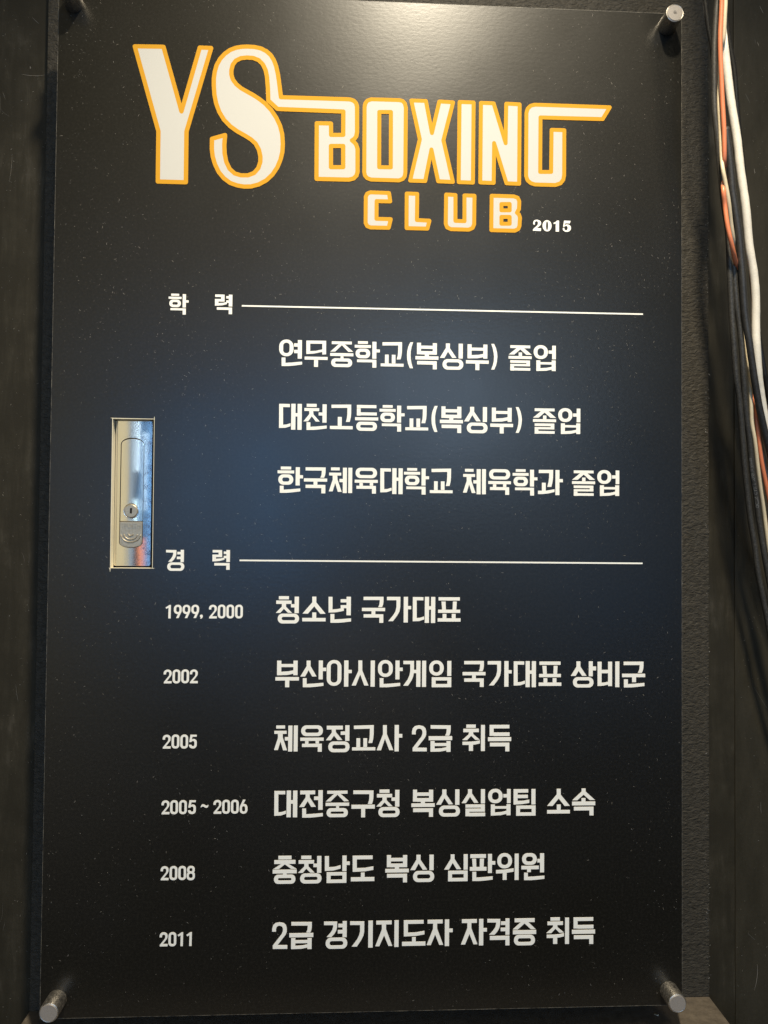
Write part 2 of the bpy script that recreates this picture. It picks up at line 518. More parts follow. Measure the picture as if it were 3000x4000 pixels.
# ------------------------------------------------------------------ lettering data (mm on the sign)
FONT = {
"연":[["O",-0.0,-0.2,13.51,15.68],["B",17.51,0.04,21.4,17.75],["B",14.04,3.19,17.58,6.37],["B",14.11,9.4,17.64,12.58],["P",2.37,16.97,5.96,16.88,6.02,22.03,12.07,21.55,21.71,20.47,21.74,23.27,14.41,24.36,9.21,24.92,2.46,25.08]],
"무":[["P",1.62,0.32,20.32,0.12,20.45,13.05,16.84,13.34,16.74,3.09,5.25,3.19,5.33,10.27,10.73,9.95,16.79,8.45,16.81,10.37,16.82,10.75,8.86,12.58,1.75,13.14],["B",0.17,15.61,21.93,18.44],["B",9.12,18.69,12.89,25.21]],
"중":[["B",1.53,0.41,20.51,3.1],["P",7.93,3.27,13.84,3.12,21.81,10.02,17.33,10.23,11.08,3.96,4.86,10.16,0.2,10.28],["B",0.12,11.56,22.14,14.39],["B",9.95,14.62,12.73,16.58],["O",1.12,16.62,21.0,24.86]],
"학":[["B",3.05,-0.3,12.53,2.2],["B",0.03,3.32,15.43,5.99],["O",0.92,6.85,14.75,15.99],["B",16.81,0.04,20.68,16.2],["B",20.61,7.34,23.98,10.16],["B",2.36,17.26,20.71,19.79],["B",16.99,19.82,20.76,24.84]],
"교":[["P",1.73,0.28,20.42,-0.2,20.39,8.08,20.03,12.23,19.11,16.39,15.47,16.48,16.49,12.32,16.74,8.17,16.79,2.98,1.75,3.36],["B",4.22,12.04,7.74,20.43],["B",10.73,12.07,14.25,20.27],["B",0.18,20.54,22.04,23.3]],
"(":[["P",3.17,-0.3,5.95,-0.38,4.54,3.8,3.71,8.16,3.55,12.21,3.78,16.15,4.58,20.36,5.95,24.56,2.98,24.63,1.22,20.44,0.32,16.23,0.1,12.29,0.35,8.24,1.28,3.89]],
")":[["P",0.13,-0.53,2.82,-0.58,4.72,3.41,5.82,8.09,6.11,11.7,5.73,16.13,4.81,20.16,3.08,24.21,0.13,24.25,1.72,20.21,2.64,16.18,2.88,11.75,2.46,8.14,1.5,3.47]],
"복":[["B",1.53,-0.05,5.39,10.99],["B",16.66,0.09,20.63,11.14],["B",5.33,2.62,16.7,5.64],["B",5.37,7.87,16.74,11.1],["B",9.07,11.03,12.97,12.88],["B",0.1,12.77,22.2,16.0],["B",1.77,17.43,20.6,20.73],["B",16.81,20.7,20.63,25.28]],
"싱":[["P",5.84,-0.05,9.74,-0.03,9.77,4.63,16.08,13.67,11.98,13.85,7.94,7.86,4.6,14.0,0.1,13.98,5.87,4.4],["B",18.15,0.01,22.15,14.32],["O",2.77,15.08,22.73,25.17]],
"부":[["B",1.62,0.32,5.56,13.62],["B",16.86,0.32,20.8,13.85],["B",5.44,3.46,16.93,6.28],["P",1.96,10.7,5.52,10.71,12.2,10.29,16.97,9.31,17.0,12.44,11.28,13.63,1.78,13.94],["B",0.18,15.67,22.16,18.83],["B",9.29,18.81,13.14,25.09]],
"졸":[["B",1.69,0.29,21.01,2.96],["P",7.79,2.99,15.02,2.93,22.49,9.23,17.06,9.27,11.41,4.19,5.55,9.25,0.14,9.29],["B",9.83,7.1,13.11,10.52],["B",0.03,10.67,22.5,13.31],["B",1.73,14.77,20.81,17.24],["B",17.31,17.3,20.82,20.39],["B",1.74,18.33,17.32,20.39],["B",1.75,20.53,5.37,24.73],["B",5.36,22.09,21.16,24.6]],
"업":[["O",-0.0,-0.36,13.83,12.99],["B",14.5,4.64,18.02,7.72],["B",18.01,-0.08,21.54,13.06],["B",2.63,14.33,6.49,24.33],["B",17.57,14.22,21.44,24.45],["B",6.48,15.99,17.58,18.21],["P",2.87,21.91,6.49,21.88,12.97,21.4,17.58,20.35,17.59,23.03,12.04,24.3,2.65,24.69]],
"대":[["P",0.2,0.2,10.25,0.29,10.28,3.29,3.85,3.23,4.05,20.05,7.26,19.78,11.06,18.52,11.09,21.32,6.29,22.87,0.27,23.11],["B",11.65,0.0,15.65,24.57],["B",17.58,0.05,21.58,24.63],["B",15.47,8.85,17.72,11.98]],
"천":[["B",3.12,-0.26,12.53,2.64],["B",0.99,3.78,14.94,6.6],["P",5.56,6.67,9.35,6.59,9.57,9.74,15.61,16.48,11.82,16.56,7.98,11.58,4.63,16.41,0.18,16.49,5.69,9.43],["B",18.09,0.02,21.97,17.42],["B",14.48,7.82,18.2,10.72],["P",3.12,17.29,6.72,17.22,6.76,21.61,12.68,21.16,22.19,20.14,22.22,22.94,14.99,23.98,9.86,24.5,3.2,24.62]],
"고":[["P",1.52,0.24,20.25,-0.14,20.23,8.08,19.89,12.2,18.98,16.33,15.36,16.39,16.37,12.27,16.61,8.15,16.66,2.99,1.55,3.29],["B",7.62,11.76,11.41,20.2],["B",0.21,20.36,21.8,23.38]],
"등":[["B",1.71,0.01,20.24,2.87],["B",1.74,3.19,5.33,10.12],["B",5.3,7.02,20.68,9.84],["B",0.11,11.7,22.06,14.61],["O",1.29,15.98,20.91,24.58]],
"한":[["B",3.04,-0.44,12.74,2.29],["B",0.04,3.21,15.61,5.98],["O",0.84,6.92,14.86,16.71],["B",17.07,0.03,20.96,17.28],["B",20.86,7.53,23.94,10.56],["P",2.27,17.73,5.85,17.69,5.9,21.41,11.92,21.0,21.54,20.07,21.57,22.85,14.26,23.83,9.07,24.32,2.35,24.4]],
"국":[["P",1.52,0.04,20.4,-0.01,20.35,4.86,19.99,7.3,19.06,9.74,15.45,9.75,16.48,7.31,16.74,4.87,16.82,3.03,1.54,3.07],["B",0.1,10.46,21.94,13.51],["B",9.13,13.55,12.76,16.47],["B",1.67,16.5,20.29,19.57],["B",16.58,19.59,20.33,24.5]],
"체":[["B",2.08,-0.11,10.31,2.65],["B",0.38,4.85,11.78,7.57],["P",3.69,7.67,8.17,7.61,8.31,11.23,12.37,22.92,8.76,22.96,6.16,14.66,3.84,22.58,0.23,22.63,3.83,11.29],["B",10.17,10.65,13.48,13.8],["B",13.35,0.07,17.19,24.07],["B",18.5,-0.0,22.23,24.01]],
"육":[["O",0.88,-0.11,21.17,9.77],["B",0.11,11.33,21.98,14.16],["B",4.63,14.36,7.84,16.96],["B",14.4,14.24,17.61,16.84],["B",1.8,17.02,20.27,19.9],["B",16.54,19.92,20.31,24.39]],
"과":[["P",0.79,0.09,14.72,-0.02,14.63,7.54,14.2,11.44,13.09,16.34,9.16,16.37,10.26,11.47,10.81,7.57,10.91,3.12,0.8,3.21],["B",3.86,12.42,7.6,20.27],["P",0.08,20.11,7.71,20.05,16.13,18.55,16.14,21.21,9.97,22.7,4.91,23.29,0.09,23.33],["B",16.97,0.08,20.87,24.18],["B",20.82,8.73,24.21,11.8]],
"경":[["P",0.0,0.15,12.19,0.33,12.23,5.12,11.36,8.6,9.58,11.56,6.89,14.41,2.56,14.34,5.65,11.0,7.63,8.04,8.51,5.06,8.49,3.37,0.03,3.24],["B",17.32,0.0,21.2,14.73],["B",13.32,2.44,17.38,5.5],["B",12.87,8.12,17.43,11.18],["O",1.66,15.11,21.8,25.22]],
"청":[["B",2.95,-0.42,12.33,2.58],["B",0.54,3.69,14.91,6.83],["P",5.85,6.65,9.72,6.69,9.75,9.61,15.39,15.21,11.52,15.17,7.73,11.41,4.4,15.3,0.13,15.26,5.78,9.47],["B",17.71,0.01,21.71,15.47],["B",14.3,7.04,17.79,10.09],["O",2.07,15.99,21.99,25.15]],
"소":[["P",9.38,0.0,13.21,0.0,13.27,5.45,22.07,16.02,17.09,16.13,11.33,9.05,5.5,16.0,0.41,15.88,9.44,5.34],["B",9.54,14.85,13.3,19.94],["B",0.22,19.98,22.15,23.17]],
"년":[["P",0.0,0.12,3.72,0.12,3.84,11.96,8.48,11.62,14.52,10.34,14.54,13.25,7.93,14.52,0.15,14.98],["B",16.98,0.01,21.1,17.43],["B",11.41,2.34,17.03,5.34],["B",11.47,7.91,17.08,10.8],["P",1.91,16.26,5.62,16.26,5.67,21.37,11.66,21.06,21.36,20.29,21.39,23.25,14.01,24.11,8.78,24.51,1.99,24.49]],
"가":[["P",0.0,0.07,12.75,0.03,12.73,9.51,12.0,13.78,9.94,17.57,5.9,22.97,1.43,22.98,6.13,17.29,8.2,13.79,9.11,9.52,9.06,3.17,0.03,3.2],["B",15.99,0.03,19.99,24.18],["B",19.87,8.64,23.04,11.67]],
"표":[["B",0.86,0.32,21.2,3.38],["P",3.67,4.38,7.59,4.37,7.93,12.07,4.39,12.08],["P",14.59,4.36,18.32,4.35,17.89,12.05,14.35,12.06],["B",0.56,12.1,21.56,15.07],["B",4.8,16.07,8.46,20.24],["B",13.61,16.05,17.28,20.22],["B",0.14,20.27,21.99,23.34]],
"산":[["P",5.96,0.22,9.65,0.22,9.7,5.31,15.33,14.95,11.32,15.06,7.9,9.1,4.71,15.05,0.17,15.05,6.02,5.31],["B",17.35,0.11,21.22,17.67],["B",21.11,6.83,24.4,9.98],["P",2.57,16.67,6.14,16.68,6.2,22.09,12.26,21.77,21.91,20.98,21.94,23.73,14.61,24.61,9.4,25.01,2.66,25.0]],
"아":[["O",-0.0,-0.43,13.83,23.65],["B",16.32,0.0,20.36,24.42],["B",20.21,8.8,23.51,11.84]],
"시":[["P",6.32,-0.11,10.03,-0.11,10.12,9.35,16.03,23.37,12.1,23.36,8.19,12.93,4.14,23.35,0.22,23.34,6.41,9.67],["B",18.01,0.0,21.94,24.46]],
"안":[["O",-0.0,-0.54,14.03,15.24],["B",16.53,-0.11,20.4,17.54],["B",20.31,6.54,23.41,9.7],["P",1.67,16.43,5.28,16.43,5.33,21.98,11.4,21.66,21.09,20.87,21.11,23.63,13.75,24.51,8.52,24.92,1.75,24.9]],
"게":[["P",0.11,0.11,10.21,0.11,10.18,11.01,9.44,14.83,8.15,18.09,4.68,23.43,0.19,23.42,4.31,17.54,5.92,13.73,6.66,9.92,6.61,3.16,0.13,3.16],["B",9.51,8.51,12.5,11.56],["B",12.41,0.0,16.33,24.53],["B",17.9,0.0,21.71,24.54]],
"임":[["O",-0.0,-0.33,13.87,13.87],["B",17.19,0.11,21.04,14.21],["M",2.53,15.5,21.1,24.8]],
"상":[["P",5.38,0.03,9.21,0.02,9.22,4.95,15.23,13.74,10.92,13.76,7.44,9.07,4.7,13.78,0.04,13.8,5.4,5.21],["B",17.35,-0.03,21.22,14.2],["B",21.2,4.89,24.44,8.54],["O",2.07,15.04,21.96,24.81]],
"비":[["B",0.0,0.28,3.88,23.22],["B",10.2,0.23,14.08,23.42],["B",3.85,8.02,10.22,11.2],["P",3.88,20.27,7.12,20.02,10.24,19.31,10.24,22.01,5.32,23.09,0.05,23.34],["B",17.17,0.08,21.17,24.46]],
"군":[["P",1.56,0.16,20.97,0.07,20.85,5.44,20.37,8.13,19.16,10.82,15.43,10.83,16.75,8.14,17.11,5.46,17.23,3.27,1.57,3.35],["B",0.02,11.67,22.54,14.87],["B",9.77,14.85,13.63,19.69],["P",1.83,17.01,5.68,17.0,5.68,21.59,11.82,21.25,21.82,20.42,21.82,23.31,14.22,24.21,8.83,24.64,1.84,24.67]],
"정":[["B",0.87,0.3,15.96,3.68],["P",5.53,3.49,9.29,3.5,9.47,6.24,15.47,13.47,11.13,13.6,7.76,9.41,4.77,13.72,0.14,13.7,5.71,6.52],["B",13.95,5.68,18.32,8.73],["B",18.24,-0.08,22.15,14.36],["O",2.47,14.99,22.39,24.89]],
"사":[["P",5.97,-0.11,9.61,-0.1,9.68,8.14,15.92,23.19,12.14,23.18,7.97,12.47,4.28,23.29,0.2,23.27,6.04,8.42],["B",17.04,-0.23,21.03,24.38],["B",20.9,8.18,24.29,11.52]],
"2":[["P",0.1,8.49,0.17,5.71,0.93,2.74,2.91,0.78,6.9,0.05,10.91,0.9,12.94,2.92,13.67,5.91,13.61,8.89,12.54,11.56,5.15,21.07,14.25,21.22,14.29,24.5,0.89,24.38,0.85,21.3,9.03,10.81,10.0,8.14,10.07,5.86,9.45,4.16,8.24,3.35,6.94,3.13,5.44,3.3,4.25,4.28,3.67,6.06,3.7,8.54]],
"급":[["P",1.9,0.01,20.97,0.29,20.92,5.11,20.54,7.52,19.56,9.92,15.75,9.86,16.83,7.47,17.1,5.06,17.19,3.42,1.94,3.19],["B",0.12,10.4,22.42,14.06],["B",1.87,14.92,5.79,24.62],["B",17.01,15.15,20.93,25.07],["B",5.7,16.86,17.06,19.54],["P",2.15,21.98,5.76,22.03,12.36,21.72,17.07,20.82,17.1,23.61,11.45,24.7,1.98,24.85]],
"취":[["B",3.83,-0.44,12.85,2.54],["B",0.94,3.46,15.77,6.63],["P",6.44,6.38,10.38,6.44,10.59,8.67,16.72,13.73,12.47,13.86,8.52,10.05,4.6,14.13,0.05,14.05,6.03,8.9],["P",0.26,15.67,7.51,15.69,12.68,15.28,16.83,14.44,16.84,17.27,12.18,18.3,7.52,18.62,0.27,18.6],["B",6.38,18.4,10.33,24.23],["B",17.82,-0.0,21.63,24.43]],
"득":[["B",1.56,-0.07,20.49,3.17],["B",1.57,2.86,5.43,10.11],["B",5.42,7.08,20.71,10.37],["B",0.03,11.55,22.28,15.16],["B",1.92,16.74,20.52,20.09],["B",16.67,20.03,20.53,24.86]],
"전":[["B",1.01,0.12,14.95,3.44],["P",6.08,3.27,9.91,3.3,9.94,6.41,15.68,15.09,11.35,15.15,8.06,9.7,4.7,15.19,0.17,15.14,6.11,6.28],["B",17.94,-0.14,22.06,17.87],["B",13.97,5.65,18.03,8.8],["P",3.0,16.67,6.63,16.71,6.68,22.02,12.68,21.76,22.3,21.04,22.33,23.89,15.02,24.7,9.82,25.06,3.09,24.99]],
"구":[["P",1.73,0.26,20.71,0.43,20.66,6.67,20.28,9.79,19.29,12.9,15.43,12.86,16.52,9.75,16.8,6.63,16.87,3.61,1.76,3.48],["B",0.13,13.63,22.07,17.15],["B",9.28,17.03,13.01,25.21]],
"실":[["P",5.96,-0.12,9.77,-0.1,9.79,3.75,16.02,12.51,11.9,12.58,7.96,6.88,4.09,12.74,0.08,12.71,5.99,3.73],["B",18.31,-0.06,22.2,13.16],["B",3.68,14.13,22.12,17.03],["B",18.41,16.98,22.14,20.86],["B",3.71,17.98,18.43,20.85],["B",3.72,20.73,7.45,25.01],["B",7.43,21.95,22.47,25.14]],
"팀":[["B",3.83,0.12,13.99,3.26],["B",0.0,0.11,3.89,14.27],["B",3.85,5.41,13.7,8.44],["P",3.88,11.12,9.88,10.95,15.06,9.96,15.07,13.02,7.82,14.09,0.07,14.45],["B",17.09,0.1,20.98,14.48],["M",2.55,15.55,21.13,24.97]],
"속":[["P",9.18,-0.14,13.04,-0.12,13.05,2.64,22.15,10.76,17.03,10.72,11.07,5.58,5.03,10.86,0.34,10.83,9.18,2.82],["B",9.1,8.94,12.96,12.34],["B",0.03,12.22,22.37,15.69],["B",1.82,17.13,20.71,20.47],["B",16.84,20.41,20.72,25.25]],
"충":[["B",5.3,-0.6,17.48,2.64],["B",1.54,3.34,21.24,6.78],["P",8.49,6.52,14.11,6.59,22.29,11.58,17.28,11.52,11.41,7.16,5.55,11.67,0.54,11.61],["B",0.14,12.2,22.44,15.58],["B",9.7,15.41,13.13,17.25],["O",1.4,16.8,21.34,25.14]],
"남":[["P",0.0,0.2,3.83,0.24,3.94,10.45,9.18,10.21,14.82,8.68,14.85,11.68,8.2,13.4,0.14,13.8],["B",16.45,-0.12,20.33,14.15],["B",20.24,5.44,23.4,8.48],["M",1.87,15.12,20.33,24.97]],
"도":[["P",1.72,0.09,20.36,0.11,20.39,3.32,5.6,3.35,5.67,11.66,13.26,11.46,21.16,10.15,21.18,13.26,13.29,14.56,1.86,14.92],["B",9.56,15.82,13.04,20.37],["B",0.19,20.1,22.19,23.7]],
"심":[["P",6.14,-0.05,9.73,-0.02,9.76,4.12,16.07,13.66,11.87,13.72,8.04,7.73,4.49,13.95,0.09,13.9,6.17,4.18],["B",18.44,-0.04,22.33,14.23],["M",3.79,15.22,22.29,24.94]],
"판":[["B",0.41,0.1,15.33,3.42],["P",2.18,4.18,5.98,4.21,6.23,12.19,2.84,12.16],["P",9.58,4.25,13.49,4.29,13.12,12.26,9.42,12.23],["B",0.07,12.01,15.91,15.34],["B",17.27,-0.03,21.07,17.6],["B",21.01,6.68,24.22,9.85],["P",2.46,16.5,6.16,16.53,6.19,21.88,12.14,21.62,21.81,20.9,21.82,23.77,14.48,24.58,9.26,24.94,2.51,24.87]],
"위":[["O",1.23,-0.67,15.32,13.47],["P",0.08,15.11,8.21,14.79,16.87,13.67,16.89,16.6,8.23,17.93,0.09,18.14],["B",6.48,17.8,10.22,24.22],["B",17.84,0.01,21.67,24.45]],
"원":[["O",0.72,-0.35,14.83,10.47],["B",0.05,11.49,16.71,14.64],["B",5.54,14.5,9.17,17.28],["B",17.9,-0.07,21.8,17.62],["B",15.33,5.18,17.93,8.35],["P",2.66,17.92,6.28,17.96,6.29,21.8,12.39,21.57,22.12,20.92,22.13,23.7,14.74,24.44,9.49,24.78,2.69,24.7]],
"기":[["P",0.0,0.31,13.24,0.5,13.22,9.99,12.45,13.67,10.46,17.63,6.48,23.55,1.74,23.48,6.42,17.37,8.41,13.41,9.38,9.63,9.33,3.64,0.03,3.5],["B",17.08,-0.05,21.24,24.69]],
"지":[["B",1.01,0.15,15.44,3.49],["P",6.21,3.24,10.16,3.3,10.2,8.1,16.11,23.49,12.56,23.43,8.42,13.57,3.95,23.59,0.21,23.53,6.25,8.24],["B",18.05,0.01,22.0,24.48]],
"자":[["B",0.92,0.04,15.12,3.38],["P",6.14,3.13,9.91,3.19,9.95,8.21,15.77,23.26,12.09,23.29,8.15,13.6,4.04,23.35,0.17,23.28,6.07,8.45],["B",17.24,0.0,21.29,24.46],["B",21.18,8.51,24.68,11.68]],
"격":[["P",0.0,0.07,12.23,0.28,12.26,5.01,11.35,8.53,9.62,11.72,6.86,14.69,1.93,14.6,5.5,10.94,7.54,7.96,8.35,4.95,8.34,3.34,0.02,3.2],["B",17.27,-0.14,21.05,14.94],["B",12.96,2.61,17.3,5.7],["B",12.69,8.45,17.33,11.55],["B",2.45,16.03,21.07,19.57],["B",17.27,19.51,21.1,24.81]],
"증":[["B",1.65,0.01,20.75,3.44],["P",8.05,3.13,14.45,3.24,21.81,10.23,17.17,10.15,11.16,4.6,4.68,10.24,0.05,10.16],["B",0.05,11.07,22.24,14.67],["O",1.1,15.42,21.15,25.05]],
"력":[["B",0.23,0.2,8.98,2.57],["B",5.77,2.61,9.04,6.87],["B",0.06,4.47,5.83,6.86],["B",0.09,6.89,3.36,10.8],["P",3.32,8.38,7.79,8.03,11.22,7.11,11.25,9.19,6.68,10.46,0.15,10.93],["B",12.97,0.17,16.33,11.37],["B",10.57,1.56,13.01,3.86],["B",10.63,5.61,13.07,7.91],["B",1.89,12.36,16.14,14.7],["B",13.04,14.75,16.19,18.66]]}
DIGITS = {
"2":[["P",0.06,4.45,0.0,3.07,0.23,2.05,0.79,1.11,1.67,0.44,2.69,0.09,3.72,0.0,4.8,0.15,5.91,0.64,6.79,1.55,7.23,2.49,7.32,3.36,7.23,4.68,6.79,5.76,2.98,10.68,7.46,10.74,7.34,12.73,0.2,12.7,0.29,11.41,4.59,6.09,5.12,5.12,5.18,3.07,4.8,2.34,4.3,2.05,3.72,1.93,2.98,2.11,2.46,2.63,2.22,3.36,2.19,4.45]],
"0":[["R",0.0,-0.06,7.2,12.73,2.19,1.9,3.22]],
"5":[["P",1.29,0.09,7.14,0.15,6.99,1.84,3.07,1.9,2.69,4.48,3.57,4.04,4.74,4.01,5.76,4.39,6.58,5.12,7.08,6.14,7.23,7.46,7.17,9.8,6.93,10.83,6.35,11.7,5.47,12.38,4.45,12.7,3.42,12.73,2.25,12.55,1.38,12.14,0.64,11.41,0.15,10.53,0.0,9.42,2.19,9.28,2.4,9.95,2.84,10.48,3.48,10.71,4.16,10.62,4.68,10.18,4.97,9.51,5.03,8.63,5.03,7.17,4.83,6.44,4.3,5.94,3.57,5.76,2.9,5.91,2.4,6.35,2.11,6.82,0.2,6.73]],
"6":[["R",0.0,3.92,7.2,12.87,2.17,1.93,3.51],["P",2.93,0.0,5.27,0.0,2.52,5.56,2.52,8.19,0.06,8.19,0.29,5.85]],
"9":[["R",0.0,0.0,7.26,8.66,2.17,1.93,3.51],["P",2.11,12.35,4.45,12.35,7.02,6.61,7.26,4.27,5.03,4.27,4.8,6.61]],
"8":[["R",0.35,0.0,7.37,6.91,2.11,1.84,3.07],["R",0.0,4.97,7.58,13.02,2.05,1.9,3.36]],
"1":[["P",3.51,0.0,4.97,0.0,4.83,12.49,2.63,12.49,2.78,2.55,0.79,3.63,0.0,2.34]],
",":[["P",1.35,9.13,2.34,9.48,2.75,10.42,2.57,11.7,1.58,12.82,0.7,13.05,0.23,12.52,0.99,12.0,0.23,11.29,0.0,10.42,0.41,9.48]],
"~":[["P",0.0,6.91,0.12,5.56,0.64,4.51,1.64,3.98,2.81,4.1,4.16,4.97,5.15,5.33,6.03,5.15,7.08,4.27,6.96,5.74,6.32,6.79,5.33,7.26,4.16,7.02,2.52,6.03,1.64,5.97,0.88,6.32]],
"S2":[["P",1.81,4.97,0.44,4.59,0.23,3.36,0.5,1.76,1.46,0.59,3.07,0.06,4.54,0.0,6.29,0.44,7.46,1.46,8.05,2.78,7.9,4.24,7.02,5.56,5.41,6.88,3.6,8.11,7.96,8.11,7.9,10.39,7.52,10.91,0.0,10.74,0.06,9.8,1.17,8.19,3.07,6.73,4.39,5.27,4.97,3.95,4.97,2.49,4.39,1.55,3.36,1.32,2.55,1.67,2.11,2.63,1.96,3.95]],
"S0":[["E",4.45,5.47,4.42,5.5,1.05,4.39]],
"S1":[["P",3.34,0.0,5.38,0.0,5.38,10.45,5.03,10.83,2.11,10.77,2.17,2.84,0.26,3.51,0.0,3.13,0.06,2.25,1.58,1.67,2.46,0.99]],
"S5":[["P",1.32,0.0,7.58,0.06,6.99,2.55,2.19,2.63,1.87,4.39,3.13,3.72,4.59,3.51,6.35,4.01,7.67,5.27,8.11,7.02,7.67,8.92,6.2,10.39,4.16,10.97,2.11,10.68,0.64,9.8,0.0,8.34,0.2,7.17,1.52,6.93,1.67,8.34,2.11,9.07,3.28,9.45,4.3,9.07,4.83,7.9,4.83,6.29,4.3,5.41,3.28,5.06,2.11,5.56,1.38,6.09,0.35,5.85]]}
ROWS = [
["연무중학교(복싱부)졸업",329.05,0.00254,[210.8,234.7,258.9,282.2,306.9,332.0,340.1,363.5,388.6,413.0,429.9,454.3]],
["대천고등학교(복싱부)졸업",390.05,0.00127,[211.2,234.2,259.2,283.1,306.3,330.9,355.9,364.0,387.2,412.4,437.0,453.8,478.4]],
["한국체육대학교체육학과졸업",450.67,-0.00153,[210.6,235.4,258.8,283.3,307.4,330.1,354.7,386.4,410.8,434.4,458.9,492.0,516.6]],
["청소년국가대표",572.85,-0.0022,[210.3,235.1,259.8,291.3,314.9,339.3,363.1]],
["부산아시안게임국가대표상비군",631.32,0.00347,[210.7,233.9,258.8,282.1,307.0,330.9,355.5,387.3,411.3,436.1,460.2,491.4,517.3,541.1]],
["체육정교사2급취득",692.77,0.00101,[210.1,234.6,258.5,283.1,306.2,339.5,355.4,387.4,411.9]],
["대전중구청복싱실업팀소속",753.2,0.00125,[211.0,234.2,258.9,283.1,306.5,339.5,362.9,387.2,412.4,436.7,468.7,492.9]],
["충청남도복싱심판위원",814.23,0.00053,[210.3,233.9,258.8,283.1,315.4,338.9,371.0,395.3,420.2,444.4]],
["2급경기지도자자격증취득",874.72,0.00071,[210.5,226.4,258.7,283.0,306.5,331.6,354.8,387.2,412.3,436.6,468.7,493.1]]]
HEADS = [["학",106.7,288.33,0.78],["력",149.9,287.67,1.0],["경",107.9,529.11,0.78],["력",150.8,528.85,1.0]]
SMALL = [
[["1",108.2,580.6],["9",115.9,580.4],["9",123.9,580.4],["9",132.0,580.3],[",",140.0,580.3],["2",148.3,580.3],["0",156.5,580.2],["0",164.5,580.2],["0",172.6,580.2]],
[["2",107.4,640.7],["0",115.6,640.7],["0",123.6,640.6],["2",131.5,640.6]],
[["2",107.4,701.0],["0",115.6,700.9],["0",123.6,701.0],["5",131.6,701.0]],
[["2",107.2,761.5],["0",115.2,761.5],["0",123.3,761.5],["5",131.6,761.5],["~",143.3,761.4],["2",154.9,761.5],["0",163.0,761.5],["0",171.1,761.5],["6",179.2,761.5]],
[["2",107.3,822.0],["0",115.5,822.0],["0",123.5,822.0],["8",131.2,822.0]],
[["2",107.3,882.4],["0",115.4,882.5],["1",123.8,882.7],["1",131.8,882.7]]]
SERIF = [["S2",453.0,208.1],["S0",462.4,208.2],["S1",473.2,208.3],["S5",482.2,208.2]]
